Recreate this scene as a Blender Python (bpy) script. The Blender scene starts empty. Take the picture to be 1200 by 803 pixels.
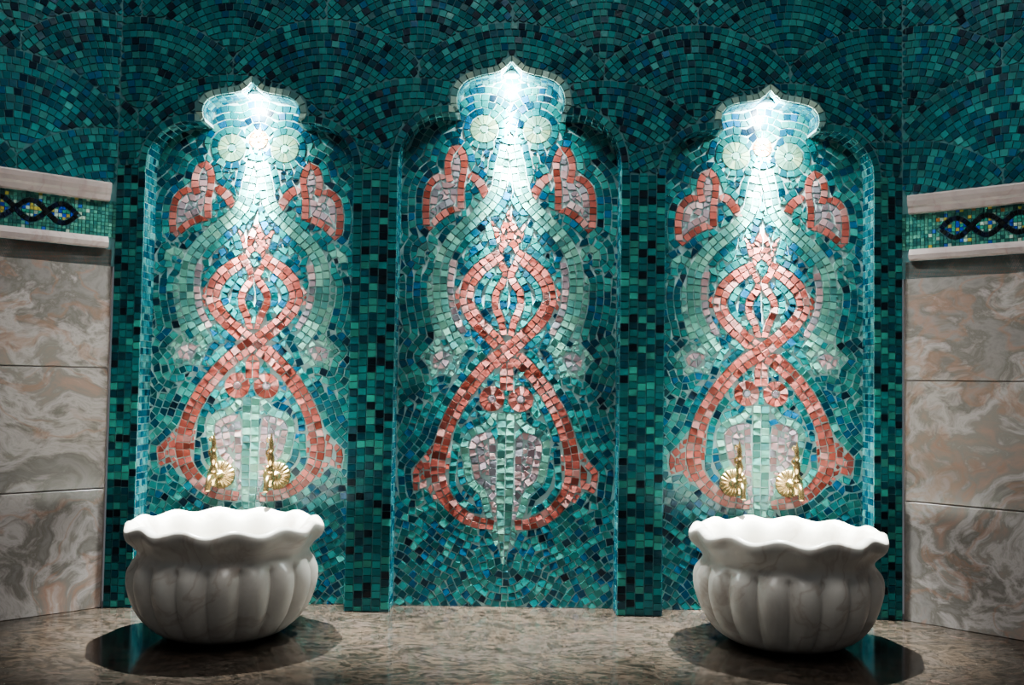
import bpy, math, random
import numpy as np
from mathutils import Vector, Matrix
from mathutils.geometry import tessellate_polygon
rng = random.Random(7)
nr = np.random.RandomState(3)
F = 1150.0; PITCH = math.radians(2.41); CZ = .605; D0 = 2.61; ND = .08; D1 = D0 + ND
U = 430.0
COL = bpy.context.scene.collection

def zpix(y, D): return CZ + D * math.tan(math.atan((401.5 - y) / F) + PITCH)
def xpix(dx, z, D): return dx * (D * math.cos(PITCH) + (z - CZ) * math.sin(PITCH)) / F
def lin(c):
    return tuple(((v / 12.92) if v <= .04045 else ((v + .055) / 1.055) ** 2.4) for v in c)

# ------------------------------------------------------------------ materials
def new_mat(name):
    m = bpy.data.materials.new(name); m.use_nodes = True
    return m, m.node_tree, m.node_tree.nodes['Principled BSDF']

def mat_tile():
    m, t, b = new_mat('glass_mosaic')
    a = t.nodes.new('ShaderNodeAttribute'); a.attribute_name = 'tilecol'
    t.links.new(a.outputs['Color'], b.inputs['Base Color'])
    mr = t.nodes.new('ShaderNodeMapRange')
    mr.inputs['To Min'].default_value = .14; mr.inputs['To Max'].default_value = .40
    t.links.new(a.outputs['Alpha'], mr.inputs['Value'])
    t.links.new(mr.outputs[0], b.inputs['Roughness'])
    n = t.nodes.new('ShaderNodeTexNoise'); n.inputs['Scale'].default_value = 60
    bp = t.nodes.new('ShaderNodeBump'); bp.inputs['Strength'].default_value = .25; bp.inputs['Distance'].default_value = .004
    tc = t.nodes.new('ShaderNodeTexCoord')
    t.links.new(tc.outputs['Object'], n.inputs['Vector'])
    t.links.new(n.outputs['Fac'], bp.inputs['Height']); t.links.new(bp.outputs[0], b.inputs['Normal'])
    b.inputs['Specular IOR Level'].default_value = .5
    return m
def mat_grout(name, c0, c1):
    m, t, b = new_mat(name)
    n = t.nodes.new('ShaderNodeTexNoise'); n.inputs['Scale'].default_value = 40
    r = t.nodes.new('ShaderNodeValToRGB')
    r.color_ramp.elements[0].color = (*lin(c0), 1); r.color_ramp.elements[1].color = (*lin(c1), 1)
    t.links.new(n.outputs['Fac'], r.inputs[0]); t.links.new(r.outputs[0], b.inputs['Base Color'])
    b.inputs['Roughness'].default_value = .85
    return m
def mat_marble(name, stops, veins, scale, rough, vein_amt=.7, warp=1.1, stretch=(1, 1, 1), rot=(.3, .5, .4)):
    m, t, b = new_mat(name)
    N = t.nodes.new; L = t.links.new
    tc = N('ShaderNodeTexCoord'); mp = N('ShaderNodeMapping'); mp.inputs['Scale'].default_value = stretch
    mp.inputs['Rotation'].default_value = rot
    L(tc.outputs['Object'], mp.inputs['Vector'])
    w = N('ShaderNodeTexNoise'); w.inputs['Scale'].default_value = scale * .8; w.inputs['Detail'].default_value = 4
    L(mp.outputs[0], w.inputs['Vector'])
    sc = N('ShaderNodeVectorMath'); sc.operation = 'SCALE'; sc.inputs['Scale'].default_value = warp / scale
    L(w.outputs['Color'], sc.inputs[0])
    ad = N('ShaderNodeVectorMath'); ad.operation = 'ADD'; L(mp.outputs[0], ad.inputs[0]); L(sc.outputs[0], ad.inputs[1])
    n1 = N('ShaderNodeTexNoise'); n1.inputs['Scale'].default_value = scale; n1.inputs['Detail'].default_value = 10; n1.inputs['Roughness'].default_value = .66
    L(ad.outputs[0], n1.inputs['Vector'])
    r = N('ShaderNodeValToRGB'); els = r.color_ramp.elements
    els[0].position = stops[0][0]; els[0].color = (*lin(stops[0][1]), 1)
    els[1].position = stops[-1][0]; els[1].color = (*lin(stops[-1][1]), 1)
    for p, c in stops[1:-1]:
        e = els.new(p); e.color = (*lin(c), 1)
    L(n1.outputs['Fac'], r.inputs[0])
    n2 = N('ShaderNodeTexNoise'); n2.inputs['Scale'].default_value = scale * 1.3; n2.inputs['Detail'].default_value = 6; n2.inputs['Distortion'].default_value = 1.2
    L(ad.outputs[0], n2.inputs['Vector'])
    r2 = N('ShaderNodeValToRGB'); e2 = r2.color_ramp.elements
    e2[0].position = .455; e2[0].color = (0, 0, 0, 1); e2[1].position = .515; e2[1].color = (0, 0, 0, 1)
    k = e2.new(.485); k.color = (vein_amt, vein_amt, vein_amt, 1)
    L(n2.outputs['Fac'], r2.inputs[0])
    mx = N('ShaderNodeMix'); mx.data_type = 'RGBA'
    L(r2.outputs[0], mx.inputs[0]); L(r.outputs[0], mx.inputs[6]); mx.inputs[7].default_value = (*lin(veins), 1)
    L(mx.outputs[2], b.inputs['Base Color'])
    b.inputs['Roughness'].default_value = rough
    return m
M_TILE = mat_tile(); M_GROUT = mat_grout('pale_grout', (.52, .66, .66), (.68, .78, .77)); M_GROUT2 = mat_grout('teal_grout', (.26, .42, .44), (.35, .52, .53))
M_SLAB = mat_marble('pink_grey_marble', [(.28, (.36, .35, .34)), (.40, (.54, .52, .51)), (.45, (.45, .43, .41)), (.50, (.66, .63, .62)), (.54, (.51, .49, .47)), (.60, (.60, .51, .47)), (.66, (.70, .65, .63)), (.78, (.50, .48, .46))], (.60, .46, .39), 2.0, .2, .5, warp=2.2, stretch=(1, 1, 1.25))
M_FLOOR = mat_marble('brown_marble', [(.28, (.06, .058, .05)), (.38, (.16, .14, .12)), (.45, (.27, .23, .20)), (.49, (.13, .12, .105)), (.54, (.26, .225, .205)), (.60, (.17, .16, .14)), (.66, (.31, .25, .225)), (.76, (.46, .41, .37))], (.07, .065, .05), 5.0, .13, .85, warp=3.2, stretch=(1.0, 1.8, 1), rot=(0, 0, .6))
M_BASIN = mat_marble('white_marble', [(.3, (.70, .68, .65)), (.5, (.80, .78, .75)), (.7, (.85, .84, .81))], (.62, .55, .50), 3.0, .28, .4)
M_TRIM = mat_marble('pale_marble', [(.3, (.60, .55, .54)), (.5, (.70, .64, .63)), (.7, (.76, .71, .69))], (.58, .46, .44), 5.0, .3, .4)
M_BRASS, t, b = new_mat('polished_brass')
b.inputs['Base Color'].default_value = (.76, .55, .27, 1); b.inputs['Metallic'].default_value = 1
nn = t.nodes.new('ShaderNodeTexNoise'); nn.inputs['Scale'].default_value = 120
mr = t.nodes.new('ShaderNodeMapRange'); mr.inputs['To Min'].default_value = .18; mr.inputs['To Max'].default_value = .34
t.links.new(nn.outputs[0], mr.inputs[0]); t.links.new(mr.outputs[0], b.inputs['Roughness'])
M_STEEL, t, b = new_mat('white_enamel'); b.inputs['Base Color'].default_value = (.8, .8, .8, 1)
M_LAMP, t, b = new_mat('lamp_glow'); b.inputs['Emission Color'].default_value = (.95, 1, 1, 1); b.inputs['Emission Strength'].default_value = 60

# ------------------------------------------------------------------ palettes
TEAL = [((.09, .41, .42), 5), ((.07, .33, .37), 5), ((.04, .24, .31), 3), ((.05, .32, .45), 2.0), ((.22, .52, .49), 3), ((.02, .13, .19), 1.1), ((.13, .47, .46), 4)]
FAN = [((.08, .40, .42), 5), ((.06, .34, .37), 5), ((.04, .25, .31), 4), ((.05, .30, .42), 1.6), ((.18, .48, .47), 3), ((.02, .13, .19), 1.5), ((.11, .45, .45), 4)]
GRID = [((.08, .45, .45), 5), ((.06, .37, .39), 5), ((.04, .25, .30), 3), ((.22, .56, .51), 3), ((.01, .09, .13), 1.8)]
RED = [((.57, .30, .27), 5), ((.64, .38, .35), 4), ((.50, .25, .21), 3), ((.71, .51, .49), 1.8)]
PINK = [((.64, .52, .53), 3), ((.56, .50, .53), 3), ((.70, .59, .59), 2), ((.48, .48, .51), 2)]
PALE = [((.38, .62, .56), 4), ((.32, .55, .52), 4), ((.48, .69, .62), 3), ((.27, .48, .47), 1.5)]
CREAM = [((.44, .60, .49), 3), ((.38, .55, .48), 3), ((.52, .62, .49), 2)]
CREST = [((.56, .68, .64), 3), ((.48, .62, .60), 3), ((.64, .74, .68), 2), ((.34, .52, .52), 1.5)]
ORANGE = [((.62, .38, .26), 3), ((.60, .46, .34), 2)]
REVEAL = [((.16, .42, .45), 3), ((.10, .36, .40), 3), ((.28, .50, .50), 2), ((.05, .25, .32), 3)]
BAND = [((.24, .47, .43), 5), ((.31, .54, .48), 4), ((.17, .38, .37), 4), ((.68, .64, .32), 1.0), ((.66, .46, .25), .7), ((.2, .38, .68), 1.0), ((.62, .72, .66), .8)]
EYE = [((.68, .64, .32), 2), ((.60, .70, .65), 2), ((.12, .27, .68), 2), ((.2, .50, .44), 3)]
DARK = [((.02, .035, .06), 4), ((.03, .08, .18), 2), ((.06, .08, .08), 1)]
def pick(p):
    tot = sum(w for _, w in p); r = rng.random() * tot
    for c, w in p:
        r -= w
        if r <= 0: break
    k = .85 + .3 * rng.random()
    c = tuple(max(0, min(1, v * k)) for v in c)
    return (*lin(c), rng.random())

# ------------------------------------------------------------------ mesh accumulator
class Acc:
    def __init__(s): s.v = []; s.f = []; s.c = []; s.m = []
    def face(s, pts, mat=0, col=(.5, .5, .5, .5)):
        b = len(s.v); s.v += [tuple(p) for p in pts]; s.f.append(tuple(range(b, b + len(pts)))); s.c.append(col); s.m.append(mat)
    def tile(s, pts, nrm, col, h=.0022, inset=.0006, gap=.0010):
        P = np.array(pts, float); n = len(P); c = P.mean(0)
        nrm = np.array(nrm, float)
        area_r = np.linalg.norm(P - c, axis=1).mean()
        if area_r < .003: return
        d = c - P; dl = np.linalg.norm(d, axis=1, keepdims=True); d = d / np.maximum(dl, 1e-6)
        P0 = P + d * np.minimum(gap * 1.25, dl * .5)
        P1 = P0 + d * np.minimum(inset * 1.4, dl * .3)
        e1 = P[1] - P[0]; e1 = e1 / (np.linalg.norm(e1) + 1e-9); e2 = np.cross(nrm, e1)
        ta, tb = rng.gauss(0, .035), rng.gauss(0, .035)
        rel = P1 - c
        hh = h * (1 + .15 * rng.random()) + (rel @ e1) * ta + (rel @ e2) * tb
        P1 = P1 + hh[:, None] * nrm
        P0 = P0 - nrm * .0006
        a = sum(np.cross(P[i] - c, P[(i + 1) % n] - c) for i in range(n)); flip = (a @ nrm) < 0
        if flip: P0 = P0[::-1]; P1 = P1[::-1]
        b = len(s.v)
        s.v += [tuple(p) for p in P0] + [tuple(p) for p in P1]
        s.f.append(tuple(range(b + n, b + 2 * n))); s.c.append(col); s.m.append(0)
        for i in range(n):
            j = (i + 1) % n
            s.f.append((b + i, b + j, b + n + j, b + n + i)); s.c.append(col); s.m.append(0)
    def build(s, name, mats, smooth=False):
        me = bpy.data.meshes.new(name); me.from_pydata(s.v, [], s.f)
        for m in mats: me.materials.append(m)
        me.polygons.foreach_set('material_index', s.m)
        if smooth: me.polygons.foreach_set('use_smooth', [True] * len(s.f))
        at = me.color_attributes.new('tilecol', 'FLOAT_COLOR', 'CORNER')
        cnt = [len(f) for f in s.f]
        arr = np.repeat(np.array(s.c, dtype=np.float32), cnt, axis=0).ravel()
        at.data.foreach_set('color', arr)
        me.update()
        o = bpy.data.objects.new(name, me); COL.objects.link(o); return o

# ------------------------------------------------------------------ curves
def catmull(pts, step=.5):
    P = np.array(pts, float)
    P = np.vstack([2 * P[0] - P[1], P, 2 * P[-1] - P[-2]])
    out = []
    for i in range(1, len(P) - 2):
        p0, p1, p2, p3 = P[i - 1], P[i], P[i + 1], P[i + 2]
        n = max(2, int(np.linalg.norm(p2 - p1) / step))
        for k in range(n):
            t = k / n
            out.append(.5 * (2 * p1 + (p2 - p0) * t + (2 * p0 - 5 * p1 + 4 * p2 - p3) * t * t + (-p0 + 3 * p1 - 3 * p2 + p3) * t ** 3))
    out.append(P[-2]); return np.array(out)
def resample(P, s):
    d = np.r_[0, np.cumsum(np.linalg.norm(np.diff(P[:, :2], axis=0), axis=1))]
    n = max(1, int(round(d[-1] / s))); q = np.linspace(0, d[-1], n + 1)
    return np.stack([np.interp(q, d, P[:, k]) for k in range(P.shape[1])], 1)
def normals2(P):
    T = np.gradient(P[:, :2], axis=0); T /= np.linalg.norm(T, axis=1, keepdims=True) + 1e-9
    return np.stack([-T[:, 1], T[:, 0]], 1)
def raster_poly(poly, W, H, x0=0, z0=0, step=1.0):
    xs = x0 + (np.arange(W) + .5) * step; zs = z0 + (np.arange(H) + .5) * step
    X, Z = np.meshgrid(xs, zs); ins = np.zeros((H, W), bool)
    n = len(poly)
    for i in range(n):
        ax, az = poly[i][:2]; bx, bz = poly[(i + 1) % n][:2]
        if az == bz: continue
        c = ((Z < az) != (Z < bz)) & (X < (bx - ax) * (Z - az) / (bz - az) + ax)
        ins ^= c
    return ins
def edt(B):
    H, W = B.shape; BIG = 1e4
    g = np.where(B, 0, BIG).astype(float)
    for i in range(1, H): g[i] = np.minimum(g[i], g[i - 1] + 1)
    for i in range(H - 2, -1, -1): g[i] = np.minimum(g[i], g[i + 1] + 1)
    x = np.arange(W); dx2 = (x[:, None] - x[None, :]) ** 2
    out = np.empty_like(g)
    for i in range(H): out[i] = np.sqrt((dx2 + (g[i] ** 2)[None, :]).min(1))
    return out
def blur(a, n=2):
    for _ in range(n):
        p = np.pad(a, 1, mode='edge')
        a = (p[:-2, 1:-1] + p[2:, 1:-1] + p[1:-1, :-2] + p[1:-1, 2:] + p[1:-1, 1:-1] * 2 + .7 * (p[:-2, :-2] + p[2:, 2:] + p[:-2, 2:] + p[2:, :-2])) / 8.8
    return a

# ------------------------------------------------------------------ niche outlines
def outline(half_pts_a, half_pts_b):
    def conv(pts):
        r = []
        for dx, y in pts:
            z = zpix(y, D0); r.append((xpix(dx, z, D0), z))
        return r
    A = conv(half_pts_a); B = conv(half_pts_b)
    A = catmull(A, .01); B = catmull(B, .008)
    A = np.vstack([[A[0][0], 0.0], A]); A[1:, 0] = np.minimum(A[1:, 0], A[0][0])
    R = np.vstack([A, B[1:] if np.linalg.norm(A[-1] - B[0]) < 1e-4 else B])
    R[-1, 0] = 0
    Lf = R[::-1][1:].copy(); Lf[:, 0] *= -1
    return np.vstack([R, Lf])
OUT_C = outline([(131, 196), (129, 178), (122, 160), (110, 146), (95, 137), (78, 133), (60, 133)],
                [(60, 133), (63, 119), (60, 105), (52, 96), (40, 91), (26, 88), (12, 84), (0, 73)])
OUT_S = outline([(122, 204), (120, 187), (113, 171), (102, 159), (88, 151), (72, 148), (54, 148)],
                [(54, 148), (57, 136), (54, 126), (46, 120), (35, 117), (22, 115), (10, 112), (0, 102)])
LOBE = {True: (zpix(135, D0), .155), False: (zpix(150, D0), .14)}
XN = .697
NICHES = [(-XN, OUT_S, False), (0.0, OUT_C, True), (XN, OUT_S, False)]
XC = 1.052; ZTOP = 2.05

# ------------------------------------------------------------------ panel mosaic
def make_panel(name, xn, out, center):
    hw = out[0][0]; W = int(2 * hw * U) + 2; H = int(out[:, 1].max() * U) + 2; ox = W / 2
    poly = np.stack([out[:, 0] * U + ox, out[:, 1] * U], 1)
    inside = raster_poly(poly, W, H)
    occ = np.zeros((H, W), bool); reg = np.zeros((H, W), int)
    acc = Acc()
    ypl = ND
    b = len(acc.v); pts3 = [(xn + p[0], ypl, p[1]) for p in out]
    tris = tessellate_polygon([[Vector(p) for p in pts3]])
    acc.v += pts3
    for t3 in tris:
        a_, b_, c_ = [Vector(pts3[i]) for i in t3]
        f = tuple(t3) if (b_ - a_).cross(c_ - a_).y < 0 else tuple(reversed(t3))
        acc.f.append(f); acc.c.append((.5, .5, .5, .5)); acc.m.append(1)
    def M(dx, y):
        if not center: y = 179 + (y - 152) * .88
        z = zpix(y, D1); return (xpix(dx, z, D1) * U, z * U)
    def to3(q): return [(xn + (p[0] - ox) / U, ypl, p[1] / U) for p in q]
    def quad_px(q):
        q = np.array(q); x0 = int(max(0, q[:, 0].min() - 1)); x1 = int(min(W, q[:, 0].max() + 2)); z0 = int(max(0, q[:, 1].min() - 1)); z1 = int(min(H, q[:, 1].max() + 2))
        if x1 <= x0 or z1 <= z0: return None
        X, Z = np.meshgrid(np.arange(x0, x1) + .5, np.arange(z0, z1) + .5)
        c = q.mean(0); ins = np.ones(X.shape, bool); n = len(q)
        for i in range(n):
            a = q[i]; e = q[(i + 1) % n] - a
            s = e[0] * (Z - a[1]) - e[1] * (X - a[0]); sc = e[0] * (c[1] - a[1]) - e[1] * (c[0] - a[0])
            ins &= (s * np.sign(sc) >= 0)
        return (slice(z0, z1), slice(x0, x1)), ins, X, Z
    def emit(q, pal, thr=.4, rid=None):
        r = quad_px(q)
        if r is None: return 0
        sl, ins, X, Z = r; tot = ins.sum()
        if tot < 8: return 0
        av = ~occ[sl] & inside[sl]
        if rid is not None: av &= (reg[sl] == rid)
        ok = ins & av; fr = ok.sum() / tot
        if fr < thr or ok.sum() < 13: return fr
        if fr < .97:
            cx, cz = X[ok].mean(), Z[ok].mean(); nq = []
            for p in q:
                for t in (1, .85, .7, .55, .4, .25):
                    x = cx + (p[0] - cx) * t; z = cz + (p[1] - cz) * t
                    xi, zi = int(x - (p[0] - cx) * .04), int(z - (p[1] - cz) * .04)
                    if 0 <= xi < W and 0 <= zi < H and inside[zi, xi] and not occ[zi, xi] and (rid is None or reg[zi, xi] == rid): break
                nq.append((x, z))
            q = nq
        occ[sl] |= ok
        acc.tile(to3(q), (0, -1, 0), pick(pal), gap=.0009)
        return fr
    def stroke(pts, w, ncol, pal, L=8.7, both=True):
        ws = w if isinstance(w, (list, tuple)) else [w] * len(pts)
        for sg in ((1, -1) if both else (1,)):
            P = np.array([(*M(sg * p[0], p[1]), ww) for p, ww in zip(pts, ws)])
            C = catmull(P, 2.0); C = resample(C, L); Nn = normals2(C)
            for i in range(len(C) - 1):
                for k in range(ncol):
                    a0 = (k / ncol - .5); a1 = ((k + 1) / ncol - .5)
                    j = [rng.gauss(0, .25) for _ in range(8)]
                    q = [(ox + C[i][0] + Nn[i][0] * C[i][2] * a0 + j[0], C[i][1] + Nn[i][1] * C[i][2] * a0 + j[1]),
                         (ox + C[i + 1][0] + Nn[i + 1][0] * C[i + 1][2] * a0 + j[2], C[i + 1][1] + Nn[i + 1][1] * C[i + 1][2] * a0 + j[3]),
                         (ox + C[i + 1][0] + Nn[i + 1][0] * C[i + 1][2] * a1 + j[4], C[i + 1][1] + Nn[i + 1][1] * C[i + 1][2] * a1 + j[5]),
                         (ox + C[i][0] + Nn[i][0] * C[i][2] * a1 + j[6], C[i][1] + Nn[i][1] * C[i][2] * a1 + j[7])]
                    emit(q, pal)
    def rosette(cx, cy, r, pal, n=12, pal2=None, both=True):
        for sg in ((1, -1) if both else (1,)):
            c = M(sg * cx, cy); c = (c[0] + ox, c[1])
            ri = r * .3
            q = [(c[0] + ri * math.cos(a), c[1] + ri * math.sin(a)) for a in [k * math.pi / 3 for k in range(6)]]
            emit(q, pal2 or pal)
            for k in range(n):
                a0 = 2 * math.pi * k / n; a1 = 2 * math.pi * (k + 1) / n
                q = [(c[0] + rr * math.cos(a), c[1] + rr * math.sin(a)) for rr, a in ((ri, a0), (r, a0), (r, a1), (ri, a1))]
                emit(q, pal)
    regpal = {0: TEAL}
    def region(pts, pal, both=True):
        for sg in ((1, -1) if both else (1,)):
            P = [M(sg * p[0], p[1]) for p in pts]; P = [(p[0] + ox, p[1]) for p in P]
            k = len(regpal); regpal[k] = pal
            m = raster_poly(P, W, H) & ~occ & inside
            reg[m] = k
    # ---- direct tile strokes, top-most first
    R1 = [(9, 298), (22, 307), (36, 319), (46, 334), (49, 350)]
    R2 = [(50, 349), (44, 366), (33, 381), (18, 396), (0, 412), (-24, 431), (-46, 458), (-64, 490), (-75, 522), (-79, 552), (-73, 578), (-57, 599), (-36, 612), (-12, 616)]
    stroke(R1, [13, 16, 17, 17, 16], 2, RED)
    stroke(R2, [16, 17, 17, 17, 18, 18, 18, 18, 18, 18, 17, 16, 15, 11], 2, RED)
    stroke([(2, 284), (10, 292), (12, 304), (4, 318), (3, 326), (13, 342), (15, 358), (8, 376), (4, 394)], [9, 9, 9, 9, 9, 9, 9, 9, 8], 1, RED, L=8)
    stroke([(0, 424), (0, 440), (0, 458)], 16, 2, RED, both=False)
    rosette(17, 468, 15.5, RED, 11, PINK)
    stroke([(0, 484), (0, 530), (0, 580), (0, 625), (0, 662)], [20, 20, 20, 15, 4], 2, PALE, both=False)
    stroke([(8, 476), (16, 492), (26, 503), (40, 508), (48, 522), (45, 545), (40, 566), (26, 578), (20, 600), (6, 640)], 9, 1, PALE, L=8.5)
    rosette(31, 152, 17, CREAM, 15, PALE)
    if not center: rosette(0, 140, 12, ORANGE, 11, CREAM, both=False)
    stroke([(3, 170), (9, 195), (13, 220), (24, 240), (43, 259), (64, 281), (77, 306), (80, 336), (76, 368), (64, 395), (52, 414)], 17, 2, PALE)
    stroke([(82, 300), (92, 290), (101, 292), (103, 303)], 9, 1, PALE, L=8.5)
    stroke([(84, 318), (90, 330), (90, 350), (86, 372), (80, 396)], 9, 1, PALE, L=8.5)
    stroke([(64, 306), (68, 330), (65, 362), (52, 392)], 9, 1, PINK, L=8.5)
    # tulip buds
    stroke([(57, 246), (57, 220), (54, 200), (55, 184), (63, 173), (71, 184), (73, 200), (70, 214)], 9, 1, RED, L=8.2)
    stroke([(74, 208), (86, 210), (95, 222), (98, 243), (97, 266)], 9, 1, RED, L=8.2)
    stroke([(57, 244), (68, 247), (82, 256), (96, 270)], 9, 1, RED, L=8.2)
    stroke([(54, 206), (43, 208), (33, 219), (26, 235)], 11, 1, RED, L=8.2)
    # filled regions
    region([(-23, 256), (-11, 269), (0, 243), (11, 269), (23, 256), (14, 288), (-14, 288)], RED, both=False)
    region([(48, 326), (57, 336), (68, 350), (66, 362), (54, 366), (48, 372), (44, 362)], RED)
    region([(62, 500), (78, 500), (84, 520), (97, 538), (110, 552), (107, 580), (93, 572), (82, 590), (68, 580)], RED)
    region([(57, 246), (55, 190), (63, 176), (71, 190), (72, 206), (86, 210), (96, 225), (97, 268), (82, 256)], PINK)
    region([(12, 508), (26, 506), (42, 512), (47, 530), (43, 550), (38, 566), (24, 578), (18, 600), (6, 640)], PINK)
    region([(52, 416), (62, 402), (74, 408), (82, 396), (92, 408), (102, 420), (92, 432), (90, 446), (76, 440), (62, 444)], PALE)
    region([(64, 418), (76, 412), (90, 420), (86, 434), (72, 436)], PINK)
    # ---- contour rows
    lab = reg.copy(); lab[occ] = -1
    bd = np.zeros((H, W), bool)
    bd[:, 1:] |= lab[:, 1:] != lab[:, :-1]; bd[1:, :] |= lab[1:, :] != lab[:-1, :]
    dist = edt(bd); sm = blur(dist, 3); gzs, gxs = np.gradient(blur(dist, 6))
    def samp(A, x, z):
        x = min(max(x - .5, 0), W - 1.001); z = min(max(z - .5, 0), H - 1.001); i, j = int(x), int(z); fx, fz = x - i, z - j
        return (A[j, i] * (1 - fx) + A[j, i + 1] * fx) * (1 - fz) + (A[j + 1, i] * (1 - fx) + A[j + 1, i + 1] * fx) * fz
    s = 8.6
    def frame(x, z, lev):
        for _ in range(2):
            gx, gz = samp(gxs, x, z), samp(gzs, x, z); g = math.hypot(gx, gz)
            if g < .35: return None
            e = lev - samp(sm, x, z); e = max(-3, min(3, e))
            x += gx / g * e * .8; z += gz / g * e * .8
        return x, z, gx / g, gz / g
    kmax = int(dist[inside].max() / s) + 1
    for k in range(kmax):
        lev = (k + .5) * s
        cz, cx = np.nonzero((np.abs(dist - lev) < .8) & inside & ~occ)
        order = np.arange(len(cx)); nr.shuffle(order)
        for i in order:
            if occ[cz[i], cx[i]]: continue
            f0 = frame(cx[i] + .5, cz[i] + .5, lev)
            if f0 is None: continue
            rid = int(reg[cz[i], cx[i]])
            for dr in (1, -1):
                f = f0
                for stp in range(400):
                    Ls = s * (1.02 + rng.uniform(-.11, .14))
                    g = frame(f[0] - f[3] * Ls * dr, f[1] + f[2] * Ls * dr, lev)
                    if g is None or f[2] * g[2] + f[3] * g[3] < .4: break
                    hh = s / 2; j = [rng.gauss(0, .22) for _ in range(8)]
                    q = [(f[0] - f[2] * hh + j[0], f[1] - f[3] * hh + j[1]), (g[0] - g[2] * hh + j[2], g[1] - g[3] * hh + j[3]),
                         (g[0] + g[2] * hh + j[4], g[1] + g[3] * hh + j[5]), (f[0] + f[2] * hh + j[6], f[1] + f[3] * hh + j[7])]
                    fr = emit(q, regpal[rid], .45, rid)
                    if fr < .3: break
                    f = g
    # ---- fill leftovers
    free = inside & ~occ
    fd = edt(~free)
    zz, xx = np.nonzero(free); dd = fd[zz, xx]
    idx = np.argsort(-dd)
    cell = {}; pts = []
    for i in idx:
        if dd[i] < 1.3: break
        x, z = xx[i] + .5, zz[i] + .5; md = 7.0 if dd[i] > 3 else 6.2
        cx, cz = int(x / s), int(z / s); good = True
        for a in (-1, 0, 1):
            for b2 in (-1, 0, 1):
                for q in cell.get((cx + a, cz + b2), ()):
                    if (q[0] - x) ** 2 + (q[1] - z) ** 2 < md * md: good = False; break
        if good: cell.setdefault((cx, cz), []).append((x, z)); pts.append((x, z))
    S = np.array(pts); n = len(S); rid = reg[S[:, 1].astype(int), S[:, 0].astype(int)]
    XX, ZZ = np.meshgrid(np.arange(W) + .5, np.arange(H) + .5)
    R = 9
    for it in range(4):
        xi = np.clip(S[:, 0].astype(int), 0, W - 1); zi = np.clip(S[:, 1].astype(int), 0, H - 1)
        Dm = np.full((H, W), 1e9); Lb = np.full((H, W), -1)
        for i in range(n):
            x0 = max(0, xi[i] - R); x1 = min(W, xi[i] + R + 1); z0 = max(0, zi[i] - R); z1 = min(H, zi[i] + R + 1)
            d = np.hypot(XX[z0:z1, x0:x1] - S[i, 0], ZZ[z0:z1, x0:x1] - S[i, 1])
            m = (d < Dm[z0:z1, x0:x1]) & (reg[z0:z1, x0:x1] == rid[i]) & free[z0:z1, x0:x1]
            Dm[z0:z1, x0:x1][m] = d[m]; Lb[z0:z1, x0:x1][m] = i
        ok = free & (Lb >= 0); lb = Lb[ok]; px = XX[ok]; pz = ZZ[ok]
        cnt = np.bincount(lb, minlength=n); c1 = np.maximum(cnt, 1)
        cx = np.bincount(lb, px, n) / c1; cz = np.bincount(lb, pz, n) / c1
        g = cnt > 0; S[g, 0] = cx[g]; S[g, 1] = cz[g]
    ex, ez = px - S[lb, 0], pz - S[lb, 1]
    vxx = np.bincount(lb, ex * ex, n) / c1; vzz = np.bincount(lb, ez * ez, n) / c1; vxz = np.bincount(lb, ex * ez, n) / c1
    for i in range(n):
        if cnt[i] < 12: continue
        th = .5 * math.atan2(2 * vxz[i], vxx[i] - vzz[i]); ct, st = math.cos(th), math.sin(th)
        a = math.sqrt(max(.1, 3 * (vxx[i] * ct * ct + vzz[i] * st * st + 2 * vxz[i] * ct * st))) + .3
        b3 = math.sqrt(max(.1, 3 * (vxx[i] * st * st + vzz[i] * ct * ct - 2 * vxz[i] * ct * st))) + .3
        q = []
        for sa, sb in ((-1, -1), (1, -1), (1, 1), (-1, 1)):
            q.append((S[i, 0] + sa * a * ct - sb * b3 * st, S[i, 1] + sa * a * st + sb * b3 * ct))
        emit(q, regpal[int(rid[i])], .5, int(rid[i]))
    return acc.build(name, [M_TILE, M_GROUT])

for i, (xn, out, c) in enumerate(NICHES):
    make_panel('wall_mosaic_panel' if i == 0 else 'wall_mosaic_panel.%03d' % i, xn, out, c)

# ------------------------------------------------------------------ fan tiling on any plane
def shrink(q, ok):
    if all(ok(*p) for p in q): return q
    n = 4; gi = []
    for a in range(n):
        for b in range(n):
            u, v = (a + .5) / n, (b + .5) / n
            x = (q[0][0] * (1 - u) + q[1][0] * u) * (1 - v) + (q[3][0] * (1 - u) + q[2][0] * u) * v
            y = (q[0][1] * (1 - u) + q[1][1] * u) * (1 - v) + (q[3][1] * (1 - u) + q[2][1] * u) * v
            if ok(x, y): gi.append((x, y))
    if len(gi) < 4: return None
    c = (sum(p[0] for p in gi) / len(gi), sum(p[1] for p in gi) / len(gi))
    if not ok(*c): return None
    r = []
    for p in q:
        t = 1.0
        while t > .05:
            x = c[0] + (p[0] - c[0]) * t; y = c[1] + (p[1] - c[1]) * t
            if ok(x, y): break
            t -= .07
        r.append((x, y))
    return r
FW, FR, FH = .50, .34, .155
def fan_owner(x, z):
    best = None
    j0 = int(math.floor((z - FR) / FH))
    for j in range(j0, j0 + 6):
        off = (FW / 2 if j % 2 else 0); i0 = round((x - off) / FW); bd = 9
        for i in (i0 - 1, i0, i0 + 1):
            d = math.hypot(x - (i * FW + off), z - j * FH)
            if d < FR and d < bd: bd = d; best = (i, j)
        if best: return best
    return None
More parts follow.
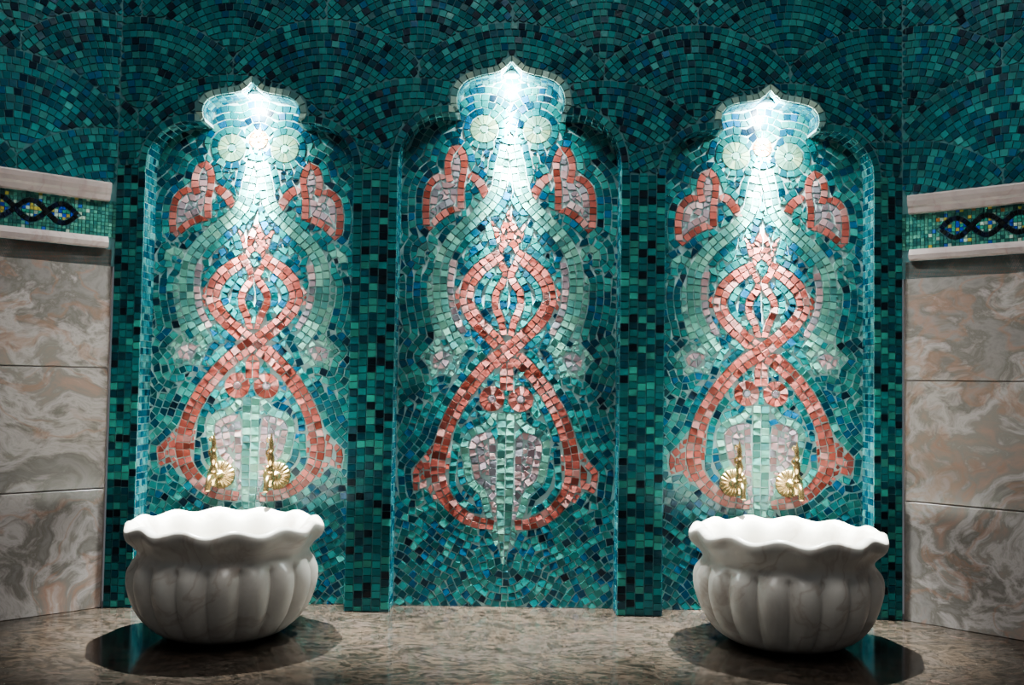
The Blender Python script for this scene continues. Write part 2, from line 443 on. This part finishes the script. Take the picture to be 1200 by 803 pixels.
def fans(acc, x0, x1, z0, z1, ok, to3, nrm, s=.0192):
    for j in range(int((z0 - FR) / FH) - 1, int((z1 + FR) / FH) + 2):
        off = (FW / 2 if j % 2 else 0)
        for i in range(int((x0 - FR) / FW) - 2, int((x1 + FR) / FW) + 2):
            cx, cz = i * FW + off, j * FH; r = FR
            def ok2(x, z): return ok(x, z) and fan_owner(x, z) == (i, j)
            while r > s:
                rr = r - s; n = max(5, round(2 * math.pi * (r - s / 2) / (s * 1.04))); ph = rng.random() * 6
                for k in range(n):
                    a0 = ph + 2 * math.pi * k / n; a1 = ph + 2 * math.pi * (k + 1) / n; am = (a0 + a1) / 2
                    mx, mz = cx + (r + rr) / 2 * math.cos(am), cz + (r + rr) / 2 * math.sin(am)
                    if not (x0 - s <= mx <= x1 + s and z0 - s <= mz <= z1 + s): continue
                    ow = fan_owner(mx, mz)
                    if ow is None or abs(ow[0] - i) + abs(ow[1] - j) > 3: continue
                    q = [(cx + rr * math.cos(a0), cz + rr * math.sin(a0)), (cx + r * math.cos(a0), cz + r * math.sin(a0)),
                         (cx + r * math.cos(a1), cz + r * math.sin(a1)), (cx + rr * math.cos(a1), cz + rr * math.sin(a1))]
                    q = shrink(q, ok2)
                    if q: acc.tile([to3(*p) for p in q], nrm, pick(FAN), gap=.0008)
                r = rr

# ------------------------------------------------------------------ back wall
wb = Acc()
path = [(-XC, 0.0)]
for xn, out, c in NICHES:
    path += [(xn + p[0], p[1]) for p in out[::-1]]
path += [(XC, 0.0), (XC, ZTOP), (-XC, ZTOP)]
p3 = [Vector((p[0], 0, p[1])) for p in path]
b = len(wb.v); wb.v += [tuple(p) for p in p3]
for t3 in tessellate_polygon([p3]):
    a_, b_, c_ = [p3[i] for i in t3]
    f = tuple(t3) if (b_ - a_).cross(c_ - a_).y < 0 else tuple(reversed(t3))
    wb.f.append(tuple(b + i for i in f)); wb.c.append((.5, .5, .5, .5)); wb.m.append(1)
GW = int(2 * XC * U) + 2; GH = int(ZTOP * U) + 2
hole = np.zeros((GH, GW), bool)
for xn, out, c in NICHES:
    hole |= raster_poly([((xn + p[0] + XC) * U, p[1] * U) for p in out], GW, GH)
bigh = hole.copy()
for k in range(8):
    p = np.pad(bigh, 1); bigh = p[:-2, 1:-1] | p[2:, 1:-1] | p[1:-1, :-2] | p[1:-1, 2:] | bigh
    if k % 2: bigh |= p[:-2, :-2] | p[2:, 2:] | p[:-2, 2:] | p[2:, :-2]
ZG = 1.175
def ok_wall(x, z):
    if not (-XC <= x <= XC and ZG <= z <= ZTOP): return False
    return not bigh[min(GH - 1, int(z * U)), min(GW - 1, int((x + XC) * U))]
W3 = lambda x, z: (x, 0, z)
fans(wb, -XC, XC, ZG, ZTOP, ok_wall, W3, (0, -1, 0))
for xn, out, c in NICHES:
    C = resample(out, .0185); Nn = normals2(C); zl, xl = LOBE[c]
    for i in range(len(C) - 1):
        zc = (C[i][1] + C[i + 1][1]) / 2; lobe = zc > zl and abs(C[i][0]) < xl
        if zc > ZG:
            w = .0195
            q = [(xn + C[i][0], C[i][1]), (xn + C[i + 1][0], C[i + 1][1]), (xn + C[i + 1][0] - Nn[i + 1][0] * w, C[i + 1][1] - Nn[i + 1][1] * w), (xn + C[i][0] - Nn[i][0] * w, C[i][1] - Nn[i][1] * w)]
            wb.tile([W3(*p) for p in q], (0, -1, 0), pick(CREST if lobe else FAN), h=.004 if lobe else .0022)
    for i in range(len(C) - 1):
        T = C[i + 1] - C[i]; T = T / np.linalg.norm(T); nin = (-T[1], 0, T[0])
        for k in range(4):
            y0, y1 = ND * k / 4, ND * (k + 1) / 4
            wb.tile([(xn + C[i][0], y0, C[i][1]), (xn + C[i + 1][0], y0, C[i + 1][1]), (xn + C[i + 1][0], y1, C[i + 1][1]), (xn + C[i][0], y1, C[i][1])], nin, pick(REVEAL), h=.0015)
    for i in range(len(out) - 1):
        p, q = out[i], out[i + 1]
        wb.face([(xn + p[0], 0, p[1]), (xn + p[0], ND, p[1]), (xn + q[0], ND, q[1]), (xn + q[0], 0, q[1])], 2)
edges = [-XC]
for xn, out, c in NICHES: edges += [xn - out[0][0], xn + out[0][0]]
edges.append(XC)
for k in range(0, 8, 2):
    a, b2 = edges[k], edges[k + 1]; n = max(1, round((b2 - a) / .0215)); w = (b2 - a) / n
    for i in range(n):
        z = -rng.random() * .018
        while z < ZG - .004:
            hgt = .0198; z0 = max(z, .001); z1 = min(z + hgt, ZG)
            if z1 - z0 > .006:
                wb.tile([W3(a + i * w, z0), W3(a + (i + 1) * w, z0), W3(a + (i + 1) * w, z1), W3(a + i * w, z1)], (0, -1, 0), pick(GRID), gap=.0010)
            z += hgt
wb.build('wall_back', [M_TILE, M_GROUT2, M_GROUT])

# ------------------------------------------------------------------ side walls
AW = math.radians(42); SL = 1.9
def side(sg, name, idx):
    dirv = np.array([sg * math.cos(AW), -math.sin(AW), 0]); nrm = np.array([-sg * math.sin(AW), -math.cos(AW), 0])
    o = np.array([sg * XC, 0, 0])
    def P(s, z, h=0): return tuple(o + dirv * s + nrm * h + np.array([0, 0, z]))
    acc = Acc()
    def fc(pts, m):
        Q = np.array(pts); a = np.cross(Q[1] - Q[0], Q[2] - Q[1])
        if a @ nrm < 0: pts = pts[::-1]
        acc.face(pts, m)
    fc([P(0, 0, -.012), P(SL, 0, -.012), P(SL, 1.12, -.012), P(0, 1.12, -.012)], 3)
    fc([P(0, .9), P(SL, .9), P(SL, ZTOP), P(0, ZTOP)], 1)
    fans(acc, 0, SL, 1.122, ZTOP, lambda x, z: 0 <= x <= SL and 1.122 <= z <= ZTOP, P, nrm)
    s0 = .10; zm = 1.026; amp = .025; wl = .15
    strands = []
    for ph in (0, math.pi):
        C = np.array([(s, zm + amp * math.sin(2 * math.pi * (s - s0) / wl + ph)) for s in np.arange(s0, SL - .02, .004)])
        strands.append(resample(C, .0095))
    allp = np.vstack(strands)
    def okb(x, z):
        if not (0 <= x <= SL and .975 <= z <= 1.075): return False
        if x < s0 - .02: return True
        return np.min((allp[:, 0] - x) ** 2 + (allp[:, 1] - z) ** 2) > .0068 ** 2
    for C in strands:
        Nn = normals2(C)
        for i in range(len(C) - 1):
            q = [(C[i] + Nn[i] * .0066), (C[i + 1] + Nn[i + 1] * .0066), (C[i + 1] - Nn[i + 1] * .0066), (C[i] - Nn[i] * .0066)]
            acc.tile([P(*p) for p in q], nrm, pick(DARK), h=.0026, gap=.0006, inset=.0004)
    gs = .0098
    for i in range(int(SL / gs)):
        for j in range(10):
            q = [(i * gs, .977 + j * gs), ((i + 1) * gs, .977 + j * gs), ((i + 1) * gs, .977 + (j + 1) * gs), (i * gs, .977 + (j + 1) * gs)]
            xm, z_m = (i + .5) * gs, .977 + (j + .5) * gs
            q = shrink(q, okb)
            pal = BAND[:3] if xm < s0 - .03 else BAND
            if xm > s0 and abs(z_m - zm) < amp * abs(math.sin(2 * math.pi * (xm - s0) / wl)): pal = EYE
            if q: acc.tile([P(*p) for p in q], nrm, pick(pal), gap=.0004, inset=.0003)
    ss = [.006, .30, .90, 1.50, SL]; zs = [0, .312, .630, .948]
    g = .0012
    for i in range(len(ss) - 1):
        for j in range(3):
            a, b2, c, d = ss[i] + g, ss[i + 1] - g, zs[j] + (g if j else 0), zs[j + 1] - g; e = .0015
            base = [P(a, c, -.012), P(b2, c, -.012), P(b2, d, -.012), P(a, d, -.012)]
            mid = [P(a, c, -e), P(b2, c, -e), P(b2, d, -e), P(a, d, -e)]
            top = [P(a + e, c + e, 0), P(b2 - e, c + e, 0), P(b2 - e, d - e, 0), P(a + e, d - e, 0)]
            def stp(L1, L2):
                for k in range(4):
                    kk = (k + 1) % 4; f = [L1[k], L1[kk], L2[kk], L2[k]]
                    if sg < 0: f = f[::-1]
                    acc.face(f, 2)
            stp(base, mid); stp(mid, top); fc(top, 2)
    acc.build(name, [M_TILE, M_GROUT2, M_SLAB, M_TRIM])
    def mould(prof, nm):
        A = Acc(); n = len(prof); a, b2 = .022, SL
        for k in range(n - 1):
            (h0, z0), (h1, z1) = prof[k], prof[k + 1]
            f = [P(a, z0, h0), P(b2, z0, h0), P(b2, z1, h1), P(a, z1, h1)]
            if sg < 0: f = f[::-1]
            A.face(f, 0)
        for s_ in (a, b2): A.face([P(s_, z, h) for h, z in prof], 0)
        return A.build(nm, [M_TRIM])
    mould([(-.002, 1.071), (.012, 1.071), (.016, 1.074), (.018, 1.086), (.022, 1.092), (.025, 1.104), (.025, 1.116), (.023, 1.120), (-.002, 1.121)], 'trim_%d' % (idx))
    mould([(-.002, .947), (.010, .947), (.014, .951), (.016, .962), (.013, .970), (.010, .977), (-.002, .978)], 'trim_%d' % (idx + 1))
side(-1, 'wall_left', 1); side(1, 'wall_right', 3)

# ------------------------------------------------------------------ floor
fa = Acc()
ex, ey = XC + SL * math.cos(AW), -SL * math.sin(AW)
fp = [(-XC - .0, .1), (-ex - .05, ey), (-ex - .05, -4.2), (ex + .05, -4.2), (ex + .05, ey), (XC, .1)]
fa.face([(x, y, 0) for x, y in fp], 0)
fa.face([(x, y, -.12) for x, y in fp[::-1]], 0)
for k in range(6):
    a, b2 = fp[k], fp[(k + 1) % 6]
    fa.face([(a[0], a[1], -.12), (b2[0], b2[1], -.12), (b2[0], b2[1], 0), (a[0], a[1], 0)], 0)
fa.build('floor', [M_FLOOR])

# ------------------------------------------------------------------ basins
def smoothstep(a, b, x):
    t = max(0, min(1, (x - a) / (b - a))); return t * t * (3 - 2 * t)
def basin(name, cx, cy, rot):
    prof = [(.0, .0), (.09, 0), (.118, .002), (.150, .013), (.180, .033), (.205, .062), (.220, .092), (.229, .122), (.231, .148), (.227, .168), (.215, .184), (.208, .194), (.208, .204), (.214, .216), (.224, .228), (.233, .237), (.238, .246), (.240, .255), (.238, .263), (.230, .268), (.219, .267), (.207, .260), (.198, .246), (.192, .225), (.185, .19), (.168, .14), (.135, .095), (.085, .07), (.03, .062), (0, .06)]
    P = catmull(prof, .006); NS = 360
    P[:, 0] *= .955
    verts = []; faces = []
    irim = int(np.argmax(P[:, 0]))
    for i, (r, z) in enumerate(P):
        outer = i < irim
        for k in range(NS):
            a = 2 * math.pi * k / NS; rr, zz = r, z
            if outer:
                env = smoothstep(.0, .045, z) * (1 - smoothstep(.17, .192, z))
                rr *= 1 - .085 * env * (1 - abs(math.cos(9 * a)) ** .8)
                env2 = smoothstep(.19, .245, z)
            else:
                env2 = smoothstep(.17, .2, r) if z > .2 else 0
            sc = math.cos(12 * a)
            rr *= 1 + .016 * env2 * sc
            zz += env2 * (-.0055 * sc)
            verts.append((rr * math.cos(a), rr * math.sin(a), zz))
    n = len(P)
    for i in range(n - 1):
        for k in range(NS):
            k2 = (k + 1) % NS
            faces.append((i * NS + k, i * NS + k2, (i + 1) * NS + k2, (i + 1) * NS + k))
    me = bpy.data.meshes.new(name); me.from_pydata(verts, [], faces); me.materials.append(M_BASIN)
    me.polygons.foreach_set('use_smooth', [True] * len(faces)); me.update()
    import bmesh
    bm = bmesh.new(); bm.from_mesh(me); bmesh.ops.remove_doubles(bm, verts=bm.verts, dist=1e-5); bmesh.ops.recalc_face_normals(bm, faces=bm.faces); bm.to_mesh(me); bm.free()
    ob = bpy.data.objects.new(name, me); COL.objects.link(ob); ob.location = (cx, cy, 0); ob.rotation_euler = (0, 0, rot)
basin('marble_basin', -.665, -.245, .1); basin('marble_basin.001', .678, -.245, .45)

# ------------------------------------------------------------------ taps
def lathe(A, prof, mat, segs=24, flute=None):
    b = len(A.v)
    for i, (r, z) in enumerate(prof):
        for k in range(segs):
            a = 2 * math.pi * k / segs; rr, zz = (flute(r, z, a) if flute else (r, z))
            A.v.append(tuple(mat @ Vector((rr * math.cos(a), rr * math.sin(a), zz))))
    for i in range(len(prof) - 1):
        for k in range(segs):
            k2 = (k + 1) % segs
            A.f.append((b + i * segs + k, b + i * segs + k2, b + (i + 1) * segs + k2, b + (i + 1) * segs + k)); A.c.append((1, 1, 1, 1)); A.m.append(0)
def tube(A, pts, rad, segs=14):
    C = catmull([(*p, r) for p, r in zip(pts, rad)], .003)
    T = np.gradient(C[:, :3], axis=0); b = len(A.v)
    for i in range(len(C)):
        t = Vector(T[i]).normalized(); u = t.cross(Vector((1, .01, 0))).normalized() if abs(t.x) < .9 else t.cross(Vector((0, 1, 0))).normalized(); v = t.cross(u)
        for k in range(segs):
            a = 2 * math.pi * k / segs
            A.v.append(tuple(Vector(C[i, :3]) + (u * math.cos(a) + v * math.sin(a)) * C[i, 3]))
    for i in range(len(C) - 1):
        for k in range(segs):
            k2 = (k + 1) % segs
            A.f.append((b + i * segs + k, b + i * segs + k2, b + (i + 1) * segs + k2, b + (i + 1) * segs + k)); A.c.append((1, 1, 1, 1)); A.m.append(0)
    for e in (0, len(C) - 1):
        f = tuple(b + e * segs + k for k in range(segs)); A.f.append(f if e else f[::-1]); A.c.append((1, 1, 1, 1)); A.m.append(0)
def tap(name, x, z, mir):
    A = Acc()
    out = Matrix.Translation((0, -.0035, 0)) @ Matrix.Rotation(math.radians(90), 4, 'X')
    fl = lambda r, zz, a: (r * (1 + .04 * abs(math.cos(9 * a)) * (r > .02)), zz + (.003 * abs(math.cos(9 * a)) if r > .012 else 0))
    lathe(A, [(.0, .0), (.034, .0), (.037, .002), (.035, .004), (.027, .008), (.018, .012), (.012, .014), (.010, .020), (.0065, .022), (.0065, .07), (.0, .074)], out, 108, fl)
    S = Matrix.Translation((0, -.078, 0))
    lathe(A, [(0, -.024), (.006, -.023), (.0085, -.018), (.0072, -.013), (.011, -.008), (.0130, 0), (.011, .008), (.008, .013), (.011, .017), (.011, .021), (.007, .025), (.006, .034), (.009, .042), (.0100, .052), (.0075, .062), (.005, .068), (.0082, .073), (.0082, .077), (.005, .081), (.0065, .09), (.005, .1), (.0025, .11), (0, .121)], S, 24)
    tube(A, [(0, -.084, 0), (0, -.102, .003), (0, -.116, -.004), (0, -.122, -.018), (0, -.123, -.032)], [.008, .0075, .007, .0065, .0078])
    tube(A, [(0, -.078, .05), (mir * .009, -.078, .058), (mir * .012, -.078, .068), (mir * .007, -.078, .075)], [.0038, .0038, .003, .002], 10)
    tube(A, [(0, -.078, .098), (mir * .008, -.078, .106), (mir * .012, -.078, .100), (mir * .008, -.078, .094)], [.0035, .003, .0025, .0015], 10)
    o = A.build(name, [M_BRASS], True); o.location = (x, ND, z)
i = 0
for xn in (-XN, XN):
    for d in (-1, 1):
        tap('brass_tap' if i == 0 else 'brass_tap.%03d' % i, xn + d * .076 , .345, -1); i += 1

# ------------------------------------------------------------------ niche downlights
for i, (xn, out, c) in enumerate(NICHES):
    zt = out[:, 1].max() - .026
    A = Acc(); yl = .040
    lathe(A, [(0, .012), (.014, .012), (.020, .006), (.021, 0), (.018, -.001), (.016, .003)], Matrix.Translation((0, 0, 0)), 32)
    A.face([(.016 * math.cos(2 * math.pi * k / 32), .016 * math.sin(2 * math.pi * k / 32), .003) for k in range(32)][::-1], 1)
    o = A.build('niche_downlight' if i == 0 else 'niche_downlight.%03d' % i, [M_STEEL, M_LAMP]); o.location = (xn, yl, zt)
    def add(kind, nm, e, loc, rx=0, size=None, blend=1):
        l = bpy.data.lights.new(nm, kind); l.energy = e; l.shadow_soft_size = .010; l.color = (.93, 1, .97)
        if size: l.spot_size = math.radians(size); l.spot_blend = blend
        lo = bpy.data.objects.new(nm, l); COL.objects.link(lo); lo.location = loc; lo.rotation_euler = (math.radians(rx), 0, 0); lo.parent = o
    add('POINT', 'bulb', 5, (0, -.012, -.020))
    add('SPOT', 'flood_beam', 34, (0, -.014, -.02), -8, 120)
    add('SPOT', 'core_beam', 1000, (0, -.004, -.02), -8, 44)
    add('SPOT', 'wall_beam', 420, (0, .012, -.02), 8, 29)

# ------------------------------------------------------------------ room light
def area(name, loc, rot, size, e, col):
    l = bpy.data.lights.new(name, 'AREA'); l.shape = 'DISK'; l.size = size; l.energy = e; l.color = col
    o = bpy.data.objects.new(name, l); COL.objects.link(o); o.location = loc; o.rotation_euler = rot
area('overhead_fill', (0, -1.3, 3.3), (math.radians(14), 0, 0), 1.6, 44, (1, .97, .93))  # unseen area light added overhead as general fill
w = bpy.data.worlds.new('World'); bpy.context.scene.world = w; w.use_nodes = True
bg = w.node_tree.nodes['Background']; bg.inputs[0].default_value = (.88, .94, 1, 1); bg.inputs[1].default_value = .14
try: bpy.context.scene.view_settings.look = 'AgX - Medium High Contrast'
except Exception: pass

# ------------------------------------------------------------------ camera
cam = bpy.data.cameras.new('camera'); co = bpy.data.objects.new('camera', cam); COL.objects.link(co)
cam.sensor_width = 36; cam.lens = F / 1200 * 36; cam.clip_start = .02
co.matrix_world = Matrix.Translation((.013, -D0, CZ)) @ Matrix.Rotation(math.pi / 2 + PITCH, 4, 'X') @ Matrix.Rotation(math.radians(.92), 4, 'Z')
bpy.context.scene.camera = co
